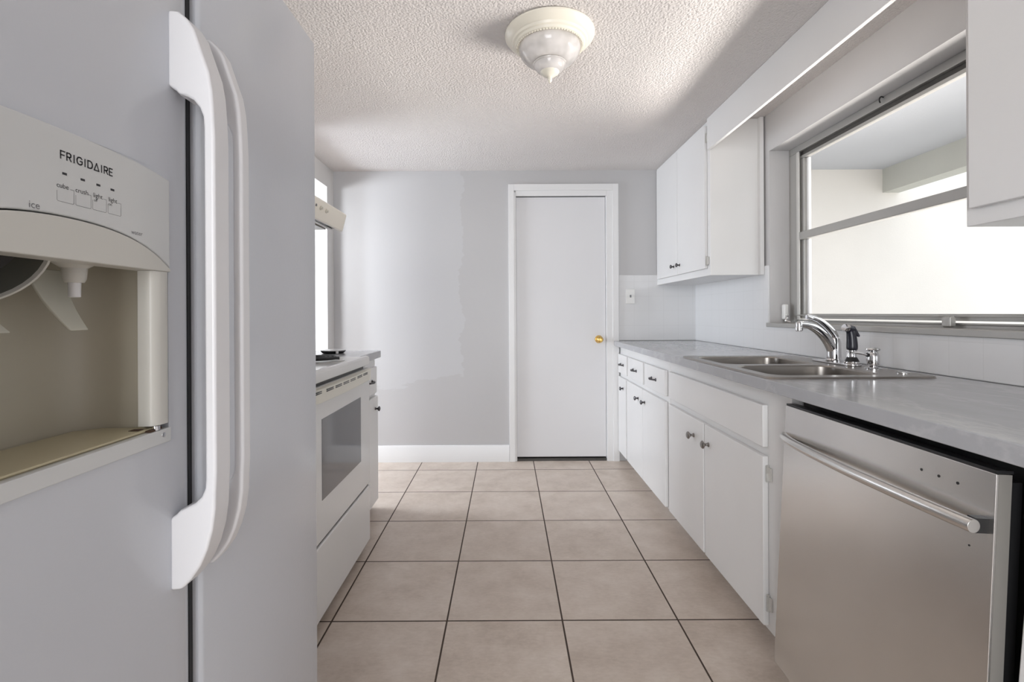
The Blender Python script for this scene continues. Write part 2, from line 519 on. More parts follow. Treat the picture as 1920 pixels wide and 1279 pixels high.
part('bottom_rail', bm, 'alu', win, 0.001)
# sill
bm = Box(1.482, 1.616, WY0 - 0.02, WY1 + 0.012, 1.087, 1.110)
part('window_sill', bm, 'alu', win, 0.003, label='worn grey window sill')
# latch on the bottom rail: a little pyramid
bm = Box(1.574, 1.601, 1.684, 1.722, 1.112, 1.153)
part('latch', bm, 'alu', win, 0.007, 1, label='small faceted metal latch')
part('hook', tube(bmesh.new(), smooth_path([(1.611, 2.02, 2.082), (1.60, 2.022, 2.086), (1.597, 2.026, 2.074), (1.604, 2.03, 2.064)]), 0.0025, 8), 'black', win)
# crank operator in the far bottom corner
bm = bmesh.new()
box(bm, 1.562, 1.588, WY1 - 0.034, WY1 - 0.001, 1.128, 1.215)
op = part('crank_operator', bm, 'switch', win, 0.008, 3, 'white plastic crank housing')
part('crank_lever', tube(bmesh.new(), smooth_path([(1.575, WY1 - .036, 1.15), (1.566, WY1 - .055, 1.142), (1.555, WY1 - .06, 1.122), (1.572, WY1 - .075, 1.115)]), 0.006, 10), 'chrome', op, label='chrome crank lever')

# ------------------------------------------------------------------ outside the window: covered porch
struct('wall_porch', Box(1.70, 8.0, 4.03, 4.2, -0.1, 3.0), 'porch', 'cream stucco wall of the porch outside')
struct('trim_5', Box(1.70, 3.34, YF, 4.03, 2.38, 2.5), 'porchceil', 'pale porch ceiling outside the window')
struct('trim_6', Box(3.20, 3.34, YF, 4.03, 2.18, 2.38), 'beam', 'grey green porch beam outside the window')
struct('ground', Box(1.70, 14.0, -12, 4.03, -0.2, -0.1), 'ground', 'pale concrete patio outside')

# ------------------------------------------------------------------ knobs and pulls
def knob_bm(p, n, s=1.0):
    bm = bmesh.new()
    prof = [(0.009, 0.0), (0.009, 0.002), (0.0055, 0.006), (0.005, 0.013), (0.010, 0.018), (0.0155, 0.023), (0.0155, 0.026), (0.011, 0.030), (0.0, 0.0315)]
    return lathe(bm, [(r * s, h * s) for r, h in prof], p, n, 20)
def pull_bm(p, n, half=0.040):
    """small bow pull along Y; n = +-1 direction along X"""
    bm = bmesh.new(); x, y, z = p
    lathe(bm, [(0.010, 0), (0.010, 0.003), (0.0045, 0.006), (0.0045, 0.018), (0.0, 0.019)], (x, y - half, z), (n, 0, 0), 14)
    lathe(bm, [(0.010, 0), (0.010, 0.003), (0.0045, 0.006), (0.0045, 0.018), (0.0, 0.019)], (x, y + half, z), (n, 0, 0), 14)
    pts = smooth_path([(x + n * .016, y - half - .004, z), (x + n * .022, y - half * .5, z), (x + n * .024, y, z), (x + n * .022, y + half * .5, z), (x + n * .016, y + half + .004, z)])
    tube(bm, pts, [0.0035 + 0.0035 * (1 - abs(2 * i / (len(pts) - 1) - 1)) for i in range(len(pts))], 10)
    return bm
def hinge_bm(x, y, z, n=-1):
    bm = bmesh.new()
    tube(bm, [(x, y, z - 0.028), (x, y, z + 0.028)], 0.0055, 12)
    box(bm, x + 0.0005, x + 0.006, y - 0.018, y + 0.001, z - 0.022, z + 0.022)
    return bm

# ------------------------------------------------------------------ right-hand base cabinets
FXR = 0.895         # face frame
DF = 0.875          # door fronts
def base_unit(name, label, y0, y1, x_toe=0.97):
    t = thing(name, label, 'cabinet', (1.2, (y0 + y1) / 2, 0))
    bm = bmesh.new()
    box(bm, FXR, FXR + .019, y0, y1, 0.078, 0.908)
    box(bm, FXR + .019, 1.49, y0, y0 + .016, 0.078, 0.908); box(bm, FXR + .019, 1.49, y1 - .016, y1, 0.078, 0.908)
    box(bm, FXR + .019, 1.474, y0 + .016, y1 - .016, 0.078, 0.094); box(bm, 1.474, 1.49, y0 + .016, y1 - .016, 0.078, 0.908)
    part('carcass', bm, 'cabinet', t, 0.002)
    part('toe_kick', Box(x_toe, x_toe + 0.02, y0, y1, 0.0, 0.078), 'cabinet', t)
    return t
far = base_unit('base_cabinet', 'white base cabinet with three drawers over three doors beside the white door', 2.600, 3.738)
for (y0, y1) in ((3.478, 3.730), (3.057, 3.435), (2.634, 3.022)):
    dr = part('drawer', Box(DF, FXR - .0005, y0, y1, 0.706, 0.850), 'cabinet', far, 0.003)
    part('pull', pull_bm((DF, (y0 + y1) / 2, 0.776), -1), 'darkpull', dr, label='small dark metal bow pull')
for (y0, y1, ky) in ((3.498, 3.730, 3.575), (3.072, 3.466, 3.165), (2.634, 3.066, 3.018)):
    dd = part('door', Box(DF, FXR - .0005, y0, y1, 0.090, 0.676), 'cabinet', far, 0.003)
    part('knob', knob_bm((DF, ky, 0.600), (-1, 0, 0), 0.95), 'darkpull', dd, label='dark round metal knob')
snk = base_unit('sink_base_cabinet', 'white sink base cabinet with two doors under a blank panel beside the dishwasher', 1.490, 2.598)
part('false_drawer_front', Box(DF, FXR - .0005, 1.625, 2.560, 0.707, 0.852), 'cabinet', snk, 0.003)
for (y0, y1, ky, hy) in ((2.120, 2.572, 2.225, None), (1.625, 2.106, 2.062, 1.6195)):
    dd = part('door', Box(DF, FXR - .0005, y0, y1, 0.096, 0.676), 'cabinet', snk, 0.003)
    part('knob', knob_bm((DF, ky, 0.595), (-1, 0, 0), 1.1), 'pewter', dd, label='brushed nickel round knob')
    if hy:
        for hz in (0.618, 0.176):
            part('hinge', hinge_bm(0.888, hy, hz), 'alu_light', dd)
# loose white panel of the unit nearer than the dishwasher
def tilt(bm, deg, px, pz):
    bmesh.ops.rotate(bm, verts=bm.verts, cent=(px, 0, pz), matrix=Matrix.Rotation(math.radians(deg), 3, 'Y'))
    return bm
nb = thing('base_cabinet', 'white base cabinet end at the right edge, nearer than the dishwasher', 'cabinet', (1.2, 0.5, 0))
part('carcass', Box(0.93, 1.49, 0.20, 0.790, 0.078, 0.900), 'cabinet', nb, 0.002)
part('toe_kick', Box(0.97, 0.99, 0.20, 0.790, 0.0, 0.078), 'cabinet', nb)
part('door', tilt(Box(0.888, 0.906, 0.22, 0.800, 0.11, 0.880), 5.0, 0.888, 0.88), 'cabinet', nb, 0.003)

# ------------------------------------------------------------------ dishwasher
dw = thing('dishwasher', 'stainless steel dishwasher under the grey counter with a long bar handle', 'dishwasher', (1.15, 1.13, 0))
part('tub', Box(0.925, 1.45, 0.835, 1.478, 0.02, 0.900), 'blackmatte', dw)
TA = 2.9
T = lambda bm: tilt(bm, TA, 0.85, 0.888)
dp = part('door', T(Box(0.850, 0.855, 0.824, 1.447, 0.105, 0.886)), 'steel', dw, 0.001, 2)
part('door_liner', T(Box(0.8552, 0.880, 0.826, 1.445, 0.106, 0.885)), 'steel_side', dp)
part('top_cap', T(Box(0.8515, 0.882, 0.826, 1.445, 0.8865, 0.892)), 'black', dp)
part('inner_panel', T(Box(0.8802, 0.905, 0.832, 1.440, 0.10, 0.870)), 'black', dp)
hp = smooth_path([(0.848, 1.446, 0.793), (0.838, 1.420, 0.792), (0.826, 1.36, 0.791), (0.816, 1.25, 0.791), (0.811, 1.12, 0.791), (0.813, 1.0, 0.791), (0.817, 0.90, 0.791), (0.822, 0.831, 0.791)])
bm = tube(bmesh.new(), hp, 0.0125, 20)
bm = T(bm)
hd = part('handle', bm, 'steel', dp, 0.002)
part('handle_mount', T(Box(0.828, 0.8505, 0.834, 0.850, 0.778, 0.804)), 'black', hd)
for y in (0.971, 0.932, 0.893):
    part('indicator_dot', T(lathe(bmesh.new(), [(0.0028, 0.0), (0.0028, 0.0006), (0.0, 0.0007)], (0.850, y, 0.846), (-1, 0, 0), 12)), 'black', dp)
part('screw_hole', T(lathe(bmesh.new(), [(0.0018, 0.0), (0.0018, 0.0006), (0.0, 0.0007)], (0.850, 0.866, 0.742), (-1, 0, 0), 12)), 'black', dp)
part('kick_plate', Box(0.94, 0.95, 0.84, 1.475, 0.0, 0.10), 'black', dw)

# ------------------------------------------------------------------ counters
CT0, CT1 = 0.912, 0.950
bm = bmesh.new()
LX = 0.845
SY0, SY1, SX0, SX1 = 1.575, 2.315, 0.885, 1.395
xs = [LX, SX0, SX1, 1.4915]; ys = [0.20, SY0, SY1, 3.742]
vt = {}
for k, z in enumerate((CT0, CT1)):
    for i, x in enumerate(xs):
        for j, y in enumerate(ys): vt[i, j, k] = bm.verts.new((x, y, z))
for i in range(3):
    for j in range(3):
        if (i, j) == (1, 1): continue
        bm.faces.new((vt[i, j, 1], vt[i + 1, j, 1], vt[i + 1, j + 1, 1], vt[i, j + 1, 1]))
        bm.faces.new((vt[i, j, 0], vt[i, j + 1, 0], vt[i + 1, j + 1, 0], vt[i + 1, j, 0]))
def wallq(a, b): bm.faces.new((vt[a[0], a[1], 0], vt[b[0], b[1], 0], vt[b[0], b[1], 1], vt[a[0], a[1], 1]))
for j in range(3): wallq((0, j), (0, j + 1)); wallq((3, j), (3, j + 1))
for i in range(3): wallq((i, 0), (i + 1, 0)); wallq((i, 3), (i + 1, 3))
wallq((1, 1), (2, 1)); wallq((2, 1), (2, 2)); wallq((2, 2), (1, 2)); wallq((1, 2), (1, 1))
bmesh.ops.recalc_face_normals(bm, faces=bm.faces)
single('countertop', bm, 'counter', 'long grey marbled countertop holding the double sink', 'countertop', (1.17, 2.0, CT0), 0.003, 3)
single('countertop', Box(XL + 0.002, -0.767, 2.400, 2.886, 0.908, 0.950), 'counter', 'short grey countertop section between the white stove and the doorway', 'countertop', (-1.06, 2.64, 0.908), 0.003)

# ------------------------------------------------------------------ left base cabinet
lb = thing('base_cabinet', 'narrow white base cabinet with one drawer and one door beside the stove', 'cabinet', (-1.07, 2.64, 0))
part('carcass', Box(XL + 0.002, -0.800, 2.405, 2.872, 0.035, 0.907), 'cabinet', lb, 0.002)
part('toe_kick', Box(XL + 0.05, -0.86, 2.405, 2.872, 0.0, 0.035), 'cabinet', lb)
dr = part('drawer', Box(-0.7995, -0.781, 2.42, 2.845, 0.702, 0.858), 'cabinet', lb, 0.003)
part('pull', pull_bm((-0.781, 2.70, 0.780), 1), 'darkpull', dr, label='small dark metal bow pull')
dd = part('door', Box(-0.7995, -0.779, 2.42, 2.860, 0.060, 0.682), 'cabinet', lb, 0.003)
part('knob', knob_bm((-0.779, 2.80, 0.612), (1, 0, 0), 0.95), 'darkpull', dd, label='dark round metal knob')

# ------------------------------------------------------------------ sink
def rrect(x0, x1, y0, y1, r, n=6):
    pts = []
    for cx, cy, a0 in ((x1 - r, y1 - r, 0), (x0 + r, y1 - r, 90), (x0 + r, y0 + r, 180), (x1 - r, y0 + r, 270)):
        for i in range(n + 1):
            a = math.radians(a0 + 90 * i / n)
            pts.append((cx + r * math.cos(a), cy + r * math.sin(a)))
    return pts
ZS = 0.9565
sk = thing('sink', 'stainless steel double bowl sink set into the grey counter', 'sink', (1.14, 1.945, CT1))
B1 = (0.902, 1.285, 1.952, 2.288); B2 = (0.902, 1.285, 1.602, 1.902)
bm = bmesh.new()
def loop(pts, z):
    v = [bm.verts.new((x, y, z)) for x, y in pts]
    return v, [bm.edges.new((v[i], v[(i + 1) % len(v)])) for i in range(len(v))]
vo, eo = loop(rrect(0.862, 1.418, 1.552, 2.338, 0.030), ZS)
v1, e1 = loop(rrect(*B1, 0.055), ZS); v2, e2 = loop(rrect(*B2, 0.055), ZS)
bmesh.ops.triangle_fill(bm, use_beauty=True, use_dissolve=False, edges=eo + e1 + e2)
ext = [bm.verts.new((v.co.x + (0.003 if v.co.x > 1.14 else -0.003), v.co.y + (0.003 if v.co.y > 1.945 else -0.003), CT1 + 0.0003)) for v in vo]
for i in range(len(vo)): bm.faces.new((vo[i], vo[(i + 1) % len(vo)], ext[(i + 1) % len(vo)], ext[i]))
for vs, B in ((v1, B1), (v2, B2)):
    cx, cy = (B[0] + B[1]) / 2, (B[2] + B[3]) / 2
    lo = [bm.verts.new((cx + (v.co.x - cx) * 0.985, cy + (v.co.y - cy) * 0.985, ZS - 0.006)) for v in vs]
    for i in range(len(vs)): bm.faces.new((vs[i], lo[i], lo[(i + 1) % len(vs)], vs[(i + 1) % len(vs)]))
bmesh.ops.recalc_face_normals(bm, faces=bm.faces)
part('rim', bm, 'sink', sk)
for B in (B1, B2):
    cx, cy = (B[0] + B[1]) / 2, (B[2] + B[3]) / 2
    bm = bmesh.new(); rings = []
    o = rrect(*B, 0.055)
    for f, z in ((0.985, ZS - .006), (0.972, ZS - 0.05), (0.955, ZS - 0.13), (0.93, ZS - 0.150), (0.86, ZS - 0.160)):
        rings.append([bm.verts.new((cx + (x - cx) * f, cy + (y - cy) * f, z)) for x, y in o])
    for p, q in zip(rings, rings[1:]):
        for i in range(len(o)): bm.faces.new((p[i], p[(i + 1) % len(o)], q[(i + 1) % len(o)], q[i]))
    bm.faces.new(rings[-1])
    bmesh.ops.recalc_face_normals(bm, faces=bm.faces)
    b = part('bowl', bm, 'sink', sk)
    part('drain', lathe(bmesh.new(), [(0.042, 0.0), (0.042, 0.004), (0.034, 0.004), (0.028, 0.001), (0.0, 0.001)], (cx, cy, ZS - 0.1598), n=28), 'chrome', b)
part('hole_cover', lathe(bmesh.new(), [(0.020, 0), (0.020, 0.003), (0.015, 0.006), (0.0, 0.0065)], (1.362, 1.632, ZS), n=24), 'chrome', sk)

part('deck_plate', prism(bmesh.new(), rrect(1.332, 1.392, 1.840, 2.090, 0.028), 'z', ZS + .0002, ZS + 0.008), 'chrome', sk, 0.003, 3)
# ------------------------------------------------------------------ faucet, sprayer, soap dispenser
FY = 1.975; FXX = 1.362
fc = thing('faucet', 'chrome single lever kitchen faucet at the back of the sink', 'faucet', (FXX, FY, ZS))
bm = lathe(bmesh.new(), [(0.031, 0.008), (0.031, 0.014), (0.027, 0.020), (0.0265, 0.050), (0.0262, 0.085), (0.022, 0.104), (0.012, 0.114), (0.0, 0.117)], (FXX, FY, ZS), n=32)
part('body', bm, 'chrome', fc)
sp = smooth_path([(FXX + .004, FY, ZS + .018), (FXX - .005, FY - .001, ZS + 0.055), (FXX - 0.035, FY - .010, ZS + 0.098), (FXX - 0.080, FY - .024, ZS + 0.136), (FXX - 0.125, FY - .037, ZS + 0.158), (FXX - 0.165, FY - .048, ZS + 0.165), (FXX - 0.178, FY - .052, ZS + 0.164)], 6)
n = len(sp)
part('spout', tube(bmesh.new(), sp, [0.0255 - 0.0150 * (i / (n - 1)) ** 0.9 for i in range(n)], 20), 'chrome', fc)
part('aerator', lathe(bmesh.new(), [(0.0, 0.012), (0.0105, 0.010), (0.0125, 0.004), (0.0125, -0.010), (0.014, -0.012), (0.014, -0.024), (0.011, -0.027), (0.0, -0.027)], (FXX - 0.176, FY - .0515, ZS + 0.163), n=24), 'chrome', fc)
hl = smooth_path([(FXX + .006, FY + .002, ZS + 0.085), (FXX - .004, FY, ZS + 0.118), (FXX - .035, FY - .006, ZS + 0.152), (FXX - .075, FY - .013, ZS + 0.180), (FXX - .110, FY - .019, ZS + 0.192), (FXX - .128, FY - .022, ZS + 0.193)], 6)
n = len(hl)
part('lever', tube(bmesh.new(), hl, [0.021 - 0.0115 * (i / (n - 1)) for i in range(n)], 18, [1.0 - 0.45 * (i / (n - 1)) for i in range(n)]), 'chrome', fc)

SY = 1.872; SXX = 1.362
sr = thing('side_sprayer', 'black and chrome pull-out side sprayer standing between faucet and soap dispenser', 'sprayer', (SXX, SY, ZS))
z0 = ZS + 0.008
part('base', lathe(bmesh.new(), [(0.0, 0), (0.027, 0), (0.028, 0.004), (0.025, 0.007), (0.025, 0.010)], (SXX, SY, z0), n=28), 'chrome', sr)
part('collar', lathe(bmesh.new(), [(0.025, 0.0101), (0.023, 0.014), (0.0165, 0.027), (0.0, 0.027)], (SXX, SY, z0), n=28), 'black', sr)
part('neck', lathe(bmesh.new(), [(0.0165, 0.0272), (0.0155, 0.033), (0.0155, 0.046), (0.018, 0.049), (0.018, 0.054), (0.0, 0.0545)], (SXX, SY, z0), n=28), 'chrome', sr)
gp = smooth_path([(SXX, SY, z0 + .0546), (SXX + .001, SY, z0 + .070), (SXX + .000, SY, z0 + .098), (SXX - .003, SY, z0 + .122), (SXX - .010, SY, z0 + .138)], 5)
n = len(gp)
part('grip', tube(bmesh.new(), gp, [0.0165, 0.0175, 0.0185, 0.019, 0.0192, 0.0192, 0.0190, 0.0187, 0.0184, 0.018, 0.0176, 0.0172, 0.0168, 0.0165, 0.0160, 0.0155, 0.0150, 0.0145, 0.0140, 0.0132, 0.012][:n], 20), 'tool', sr)
part('head', tube(bmesh.new(), [(SXX + .006, SY, z0 + .132), (SXX - .004, SY - .002, z0 + .137), (SXX - .020, SY - .005, z0 + .141)], [0.010, 0.0155, 0.0150], 20), 'tool', sr)
part('nozzle', tube(bmesh.new(), [(SXX - .0201, SY - .005, z0 + .1411), (SXX - .034, SY - .008, z0 + .1435), (SXX - .037, SY - .0085, z0 + .144)], [0.0148, 0.0140, 0.0125], 20), 'chrome', sr)
bm = prism(bmesh.new(), [(SXX - .006, z0 + .150), (SXX + .008, z0 + .148), (SXX + .028, z0 + .112), (SXX + .026, z0 + .106), (SXX + .018, z0 + .108), (SXX + .004, z0 + .132)], 'y', SY - .008, SY + .008)
part('trigger', bm, 'tool', sr, 0.002)

PY = 1.763; PX = 1.362
so = thing('soap_dispenser', 'small chrome soap dispenser right of the black sprayer', 'soap dispenser', (PX, PY, ZS))
part('base', lathe(bmesh.new(), [(0.0, 0.0002), (0.028, 0.0002), (0.028, 0.003), (0.021, 0.006), (0.014, 0.007), (0.014, 0.014), (0.0, 0.014)], (PX, PY, ZS), n=28), 'chrome', so)
part('body', lathe(bmesh.new(), [(0.014, 0.0141), (0.019, 0.017), (0.0205, 0.028), (0.0200, 0.048), (0.016, 0.062), (0.013, 0.0655), (0.0, 0.0655)], (PX, PY, ZS), n=28), 'chrome', so)
part('cap', lathe(bmesh.new(), [(0.012, 0.0657), (0.021, 0.070), (0.0235, 0.0725), (0.021, 0.0765), (0.010, 0.079), (0.0, 0.0795)], (PX, PY, ZS), n=28), 'chrome', so)
part('spout', tube(bmesh.new(), smooth_path([(PX - .016, PY, ZS + .051), (PX - .035, PY + .003, ZS + .056), (PX - .060, PY + .008, ZS + .060), (PX - .076, PY + .010, ZS + .057)]), 0.0045, 12), 'chrome', so)
part('spout_collar', lathe(bmesh.new(), [(0.0, 0), (0.0075, 0.0), (0.0075, 0.008), (0.0, 0.008)], (PX - .0155, PY, ZS + .051), (-1, 0.15, 0.2), 16), 'black', so)

# ------------------------------------------------------------------ upper cabinets and valence
UF = 1.174
def upper(label, y0, y1, doors, hinges=()):
    t = thing('wall_cabinet', label, 'cabinet', (1.34, (y0 + y1) / 2, 1.385))
    part('carcass', Box(UF + 0.018, XR - 0.009, y0, y1, 1.388, ZC - 0.001), 'cabinet', t, 0.002)
    for (a, b, k) in doors:
        dd = part('door', Box(UF, UF + 0.0175, a, b, 1.430, ZC - 0.028), 'cabinet', t, 0.003)
        if k: part('knob', knob_bm((UF, k, 1.492), (-1, 0, 0), 0.9), 'darkpull', dd, label='dark round metal knob')
        if k:
            for (hy, hz) in hinges:
                if a < hy + 0.02 < b:
                    part('hinge', hinge_bm(UF + 0.010, hy, hz), 'alu_light', dd)
    return t
uf = upper('white two-door wall cabinet in the far corner between door and window', 2.768, 3.750, ((3.262, 3.700, 3.325), (2.806, 3.256, 3.215)), ((2.8005, 1.475), (2.8005, 2.20)))
part('back_strip', Box(XR - 0.030, XR - 0.009, 2.742, 2.7675, 1.388, ZC - 0.001), 'cabinet', uf)
un = upper('white wall cabinet at the upper right edge, close above the counter', 0.20, 1.228, ((0.72, 1.205, None), (0.22, 0.712, None)))
vb = single('valence_board', Box(UF, UF + 0.018, 1.2285, 2.7675, 2.118, ZC - 0.001), 'cabinet', 'white valence board bridging the two wall cabinets over the window', 'valence', (UF + .009, 2.0, 2.118), 0.002)

# light switch
sw = thing('light_switch', 'white toggle light switch on the tile beside the door', 'switch', (0.977, YB - 0.008, 1.30))
part('plate', Box(0.942, 1.012, YB - 0.0135, YB - 0.0082, 1.243, 1.358), 'switch', sw, 0.002)
part('toggle', Box(0.972, 0.982, YB - 0.024, YB - 0.0137, 1.292, 1.312), 'print_grey', sw, 0.002)

# ------------------------------------------------------------------ ceiling light
LC = (0.180, 1.925)
cl = thing('ceiling_light', 'round cream flush ceiling light with clear glass bowl and pointed finial', 'lamp', (LC[0], LC[1], ZC))
def L(prof, n=64): return lathe(bmesh.new(), prof, (LC[0], LC[1], ZC), (0, 0, -1), n)
part('mounting_ring', L([(0.170, 0.0005), (0.181, 0.003), (0.181, 0.009), (0.174, 0.018), (0.160, 0.030), (0.154, 0.033), (0.150, 0.041), (0.143, 0.044), (0.139, 0.051), (0.130, 0.054), (0.124, 0.052), (0.122, 0.030), (0.0, 0.030)]), 'lampcream', cl)
bm = bmesh.new()
for i in range(72):
    a = 2 * PI * i / 72
    bmesh.ops.create_icosphere(bm, subdivisions=1, radius=0.0032, matrix=Matrix.Translation((LC[0] + 0.1325 * math.cos(a), LC[1] + 0.1325 * math.sin(a), ZC - 0.0545)))
part('bead_trim', bm, 'lampcream', cl)
bm = L(smooth_path([(0.121, 0.040), (0.124, 0.056), (0.122, 0.072), (0.113, 0.090), (0.096, 0.106), (0.078, 0.115), (0.066, 0.117)], 4), 64)
part('glass_bowl', bm, 'lampglass', cl, label='clear glass bowl')
bm = L([(0.0655, 0.1172), (0.0675, 0.119), (0.0665, 0.122), (0.062, 0.124), (0.060, 0.134), (0.052, 0.146), (0.038, 0.153)], 20)
part('glass_cup', bm, 'lampglass', cl, label='clear ribbed glass cup')
part('finial', L([(0.0, 0.150), (0.036, 0.1505), (0.039, 0.153), (0.036, 0.158), (0.026, 0.166), (0.012, 0.172), (0.0075, 0.175), (0.0095, 0.179), (0.0075, 0.183), (0.0085, 0.187), (0.006, 0.192), (0.0, 0.200)], 28), 'lampcream', cl)
for dx in (-0.045, 0.045):
    bm = lathe(bmesh.new(), [(0.012, 0.0), (0.013, 0.020), (0.020, 0.034), (0.027, 0.052), (0.026, 0.068), (0.016, 0.080), (0.0, 0.084)], (LC[0] + dx * 0.3, LC[1] + .01, ZC - 0.052), (1 if dx > 0 else -1, 0.2, -0.15), 20)
    part('bulb', bm, 'bulb', cl)
part('stem', L([(0.004, 0.0305), (0.004, 0.1495)], 10), 'alu_light', cl)

# ------------------------------------------------------------------ range
RX, RY0, RY1 = -0.692, 1.617, 2.390
rg = thing('range', 'white electric coil range standing between the refrigerator and the narrow base cabinet', 'stove', (-1.02, 2.0, 0))
part('body', Box(XL + 0.01, RX - 0.022, RY0, RY1, 0.045, 0.925), 'range', rg, 0.003)
# cooktop with rolled front
bm = prism(bmesh.new(), [(XL + 0.01, 0.9255), (RX - 0.0215, 0.9255), (RX - .0215, 0.917), (RX - 0.002, 0.917), (RX, 0.922), (RX - .001, 0.952), (RX - 0.008, 0.960), (RX - 0.022, 0.963), (RX - 0.030, 0.957), (-1.26, 0.957), (-1.262, 0.963), (XL + 0.01, 0.963)], 'y', RY0, RY1)
part('cooktop', bm, 'range', rg, 0.003)
part('backguard', Box(XL + 0.008, -1.30, RY0, RY1, 0.9635, 1.10), 'range', rg, 0.006)
part('front_gap', Box(RX - 0.0215, RX - 0.014, RY0 + .01, RY1 - .06, 0.9025, 0.9168), 'black', rg)
od = part('oven_door', Box(RX - 0.0215, RX, RY0 + .003, RY1 - .003, 0.326, 0.902), 'range', rg, 0.005, 3)
part('oven_window', Box(RX - .001, RX + 0.0012, 1.768, 2.239, 0.475, 0.779), 'oven_glass', od, 0.0006, label='dark grey glass oven window')
hprof = smooth_path([(RX + .001, RY0 + .006), (RX + .022, RY0 + .06), (RX + .030, RY0 + .2), (RX + .032, 2.0), (RX + .030, RY1 - .2), (RX + .022, RY1 - .06), (RX + .001, RY1 - .006)], 6)
bm = prism(bmesh.new(), hprof + [(RX - .0005, RY1 - .006), (RX - .0005, RY0 + .006)], 'z', 0.852, 0.901)
hh = part('handle', bm, 'range_cream', od, 0.006, 3, 'cream vented door handle')
bm = bmesh.new()
def slot(y, x, z): box(bm, x - 0.002, x + 0.0012, y, y + 0.066, z - 0.0016, z + 0.0016)
for y in (1.66, 1.745, 1.83, 1.915, 2.00, 2.095, 2.185):
    yc = y + .033
    xh = RX + .032 - 0.010 * (abs(yc - 2.0) / 0.33) ** 4
    slot(y, xh - .0005, 0.8935); slot(y, xh - .0005, 0.8875)
part('vent_slots', bm, 'black', hh)
drw = part('storage_drawer', Box(RX - 0.0215, RX, RY0 + .003, RY1 - .003, 0.040, 0.314), 'range', rg, 0.006, 3)
part('drawer_gap', Box(RX - 0.0215, RX - .010, RY0 + .005, RY1 - .005, 0.314, 0.326), 'black', rg)
for y in (RY0 + .05, RY1 - .05):
    for x in (RX - .07, XL + .08):
        part('foot', lathe(bmesh.new(), [(0.0, 0.0), (0.018, 0.0), (0.018, 0.010), (0.010, 0.012), (0.010, 0.0448), (0.0, 0.0448)], (x, y, 0), n=16), 'black', rg)
def burner(x, y, r):
    p = part('drip_pan', lathe(bmesh.new(), [(r + .022, 0.0002), (r + .024, 0.003), (r + .014, 0.004), (r + .004, 0.0012), (0.0, 0.0012)], (x, y, 0.957), n=40), 'range', rg)
    pts = []
    turns = 4
    N = turns * 36
    for i in range(N + 1):
        a = 2 * PI * i / 36; rr = 0.022 + (r - 0.022) * i / N
        pts.append((x + rr * math.cos(a), y + rr * math.sin(a), 0.9725))
    bm = tube(bmesh.new(), pts, 0.0064, 8, 1.0)
    for a in (0.3, 2.4, 4.5):
        tube(bm, [(x, y, 0.9635), (x + r * math.cos(a), y + r * math.sin(a), 0.9635)], 0.0028, 6)
    part('coil_burner', bm, 'coil', p, label='black coil element')
burner(-0.868, 2.165, 0.098); burner(-0.868, 1.80, 0.075); burner(-1.13, 2.165, 0.075); burner(-1.13, 1.80, 0.098)

# round dark trivet on the short counter
tv = thing('trivet', 'round dark-edged trivet with pale top lying on the short counter', 'trivet', (-0.985, 2.69, 0.950))
part('rim', lathe(bmesh.new(), [(0.0, 0.0002), (0.052, 0.0002), (0.060, 0.004), (0.068, 0.014), (0.067, 0.0155), (0.0, 0.0155)], (-0.985, 2.69, 0.950), n=36), 'coil', tv)
part('top', lathe(bmesh.new(), [(0.067, 0.0157), (0.067, 0.019), (0.064, 0.0205), (0.0, 0.0205)], (-0.985, 2.69, 0.950), n=36), 'range', tv, label='pale top plate')
part('tab', Box(-0.945, -0.937, 2.618, 2.640, 0.953, 0.970), 'range', tv)

# ------------------------------------------------------------------ range hood
HX = -0.804
hdn = thing('range_hood', 'cream under-cabinet range hood above the white stove', 'range hood', (-1.08, 2.0, 1.587))
bm = prism(bmesh.new(), [(XL + 0.001, 1.600), (XL + 0.001, 1.690), (-1.02, 1.690), (HX - .006, 1.676), (HX, 1.668), (HX - 0.020, 1.590), (HX - 0.030, 1.586), (HX - 0.040, 1.600)], 'y', RY0, RY1)
part('shell', bm, 'hood', hdn, 0.003)
part('underside_channel', Box(HX - 0.085, HX - 0.042, RY0 + .03, RY1 - .03, 1.5965, 1.5995), 'black', hdn)
bm = tube(bmesh.new(), [(HX - .055, RY0 + .06, 1.588), (HX - .055, RY1 - .07, 1.588)], 0.0075, 12)
part('light_rail', bm, 'trim', hdn)
part('filter_panel', Box(XL + .05, HX - .095, RY0 + .03, RY1 - .03, 1.592, 1.5995), 'alu', hdn)
def hx_at(z): return HX - 0.020 + 0.020 * (z - 1.590) / (1.668 - 1.590)
for y in (2.075, 2.14):
    part('switch_knob', lathe(bmesh.new(), [(0.0095, 0.0), (0.0095, 0.004), (0.006, 0.006), (0.005, 0.011), (0.0, 0.012)], (hx_at(1.637), y, 1.637), (1, 0, -0.25), 16), 'range_cream', hdn)
part('badge', Box(hx_at(1.64) - .002, hx_at(1.64) + .0015, 2.02, 2.032, 1.634, 1.644), 'print_grey', hdn)

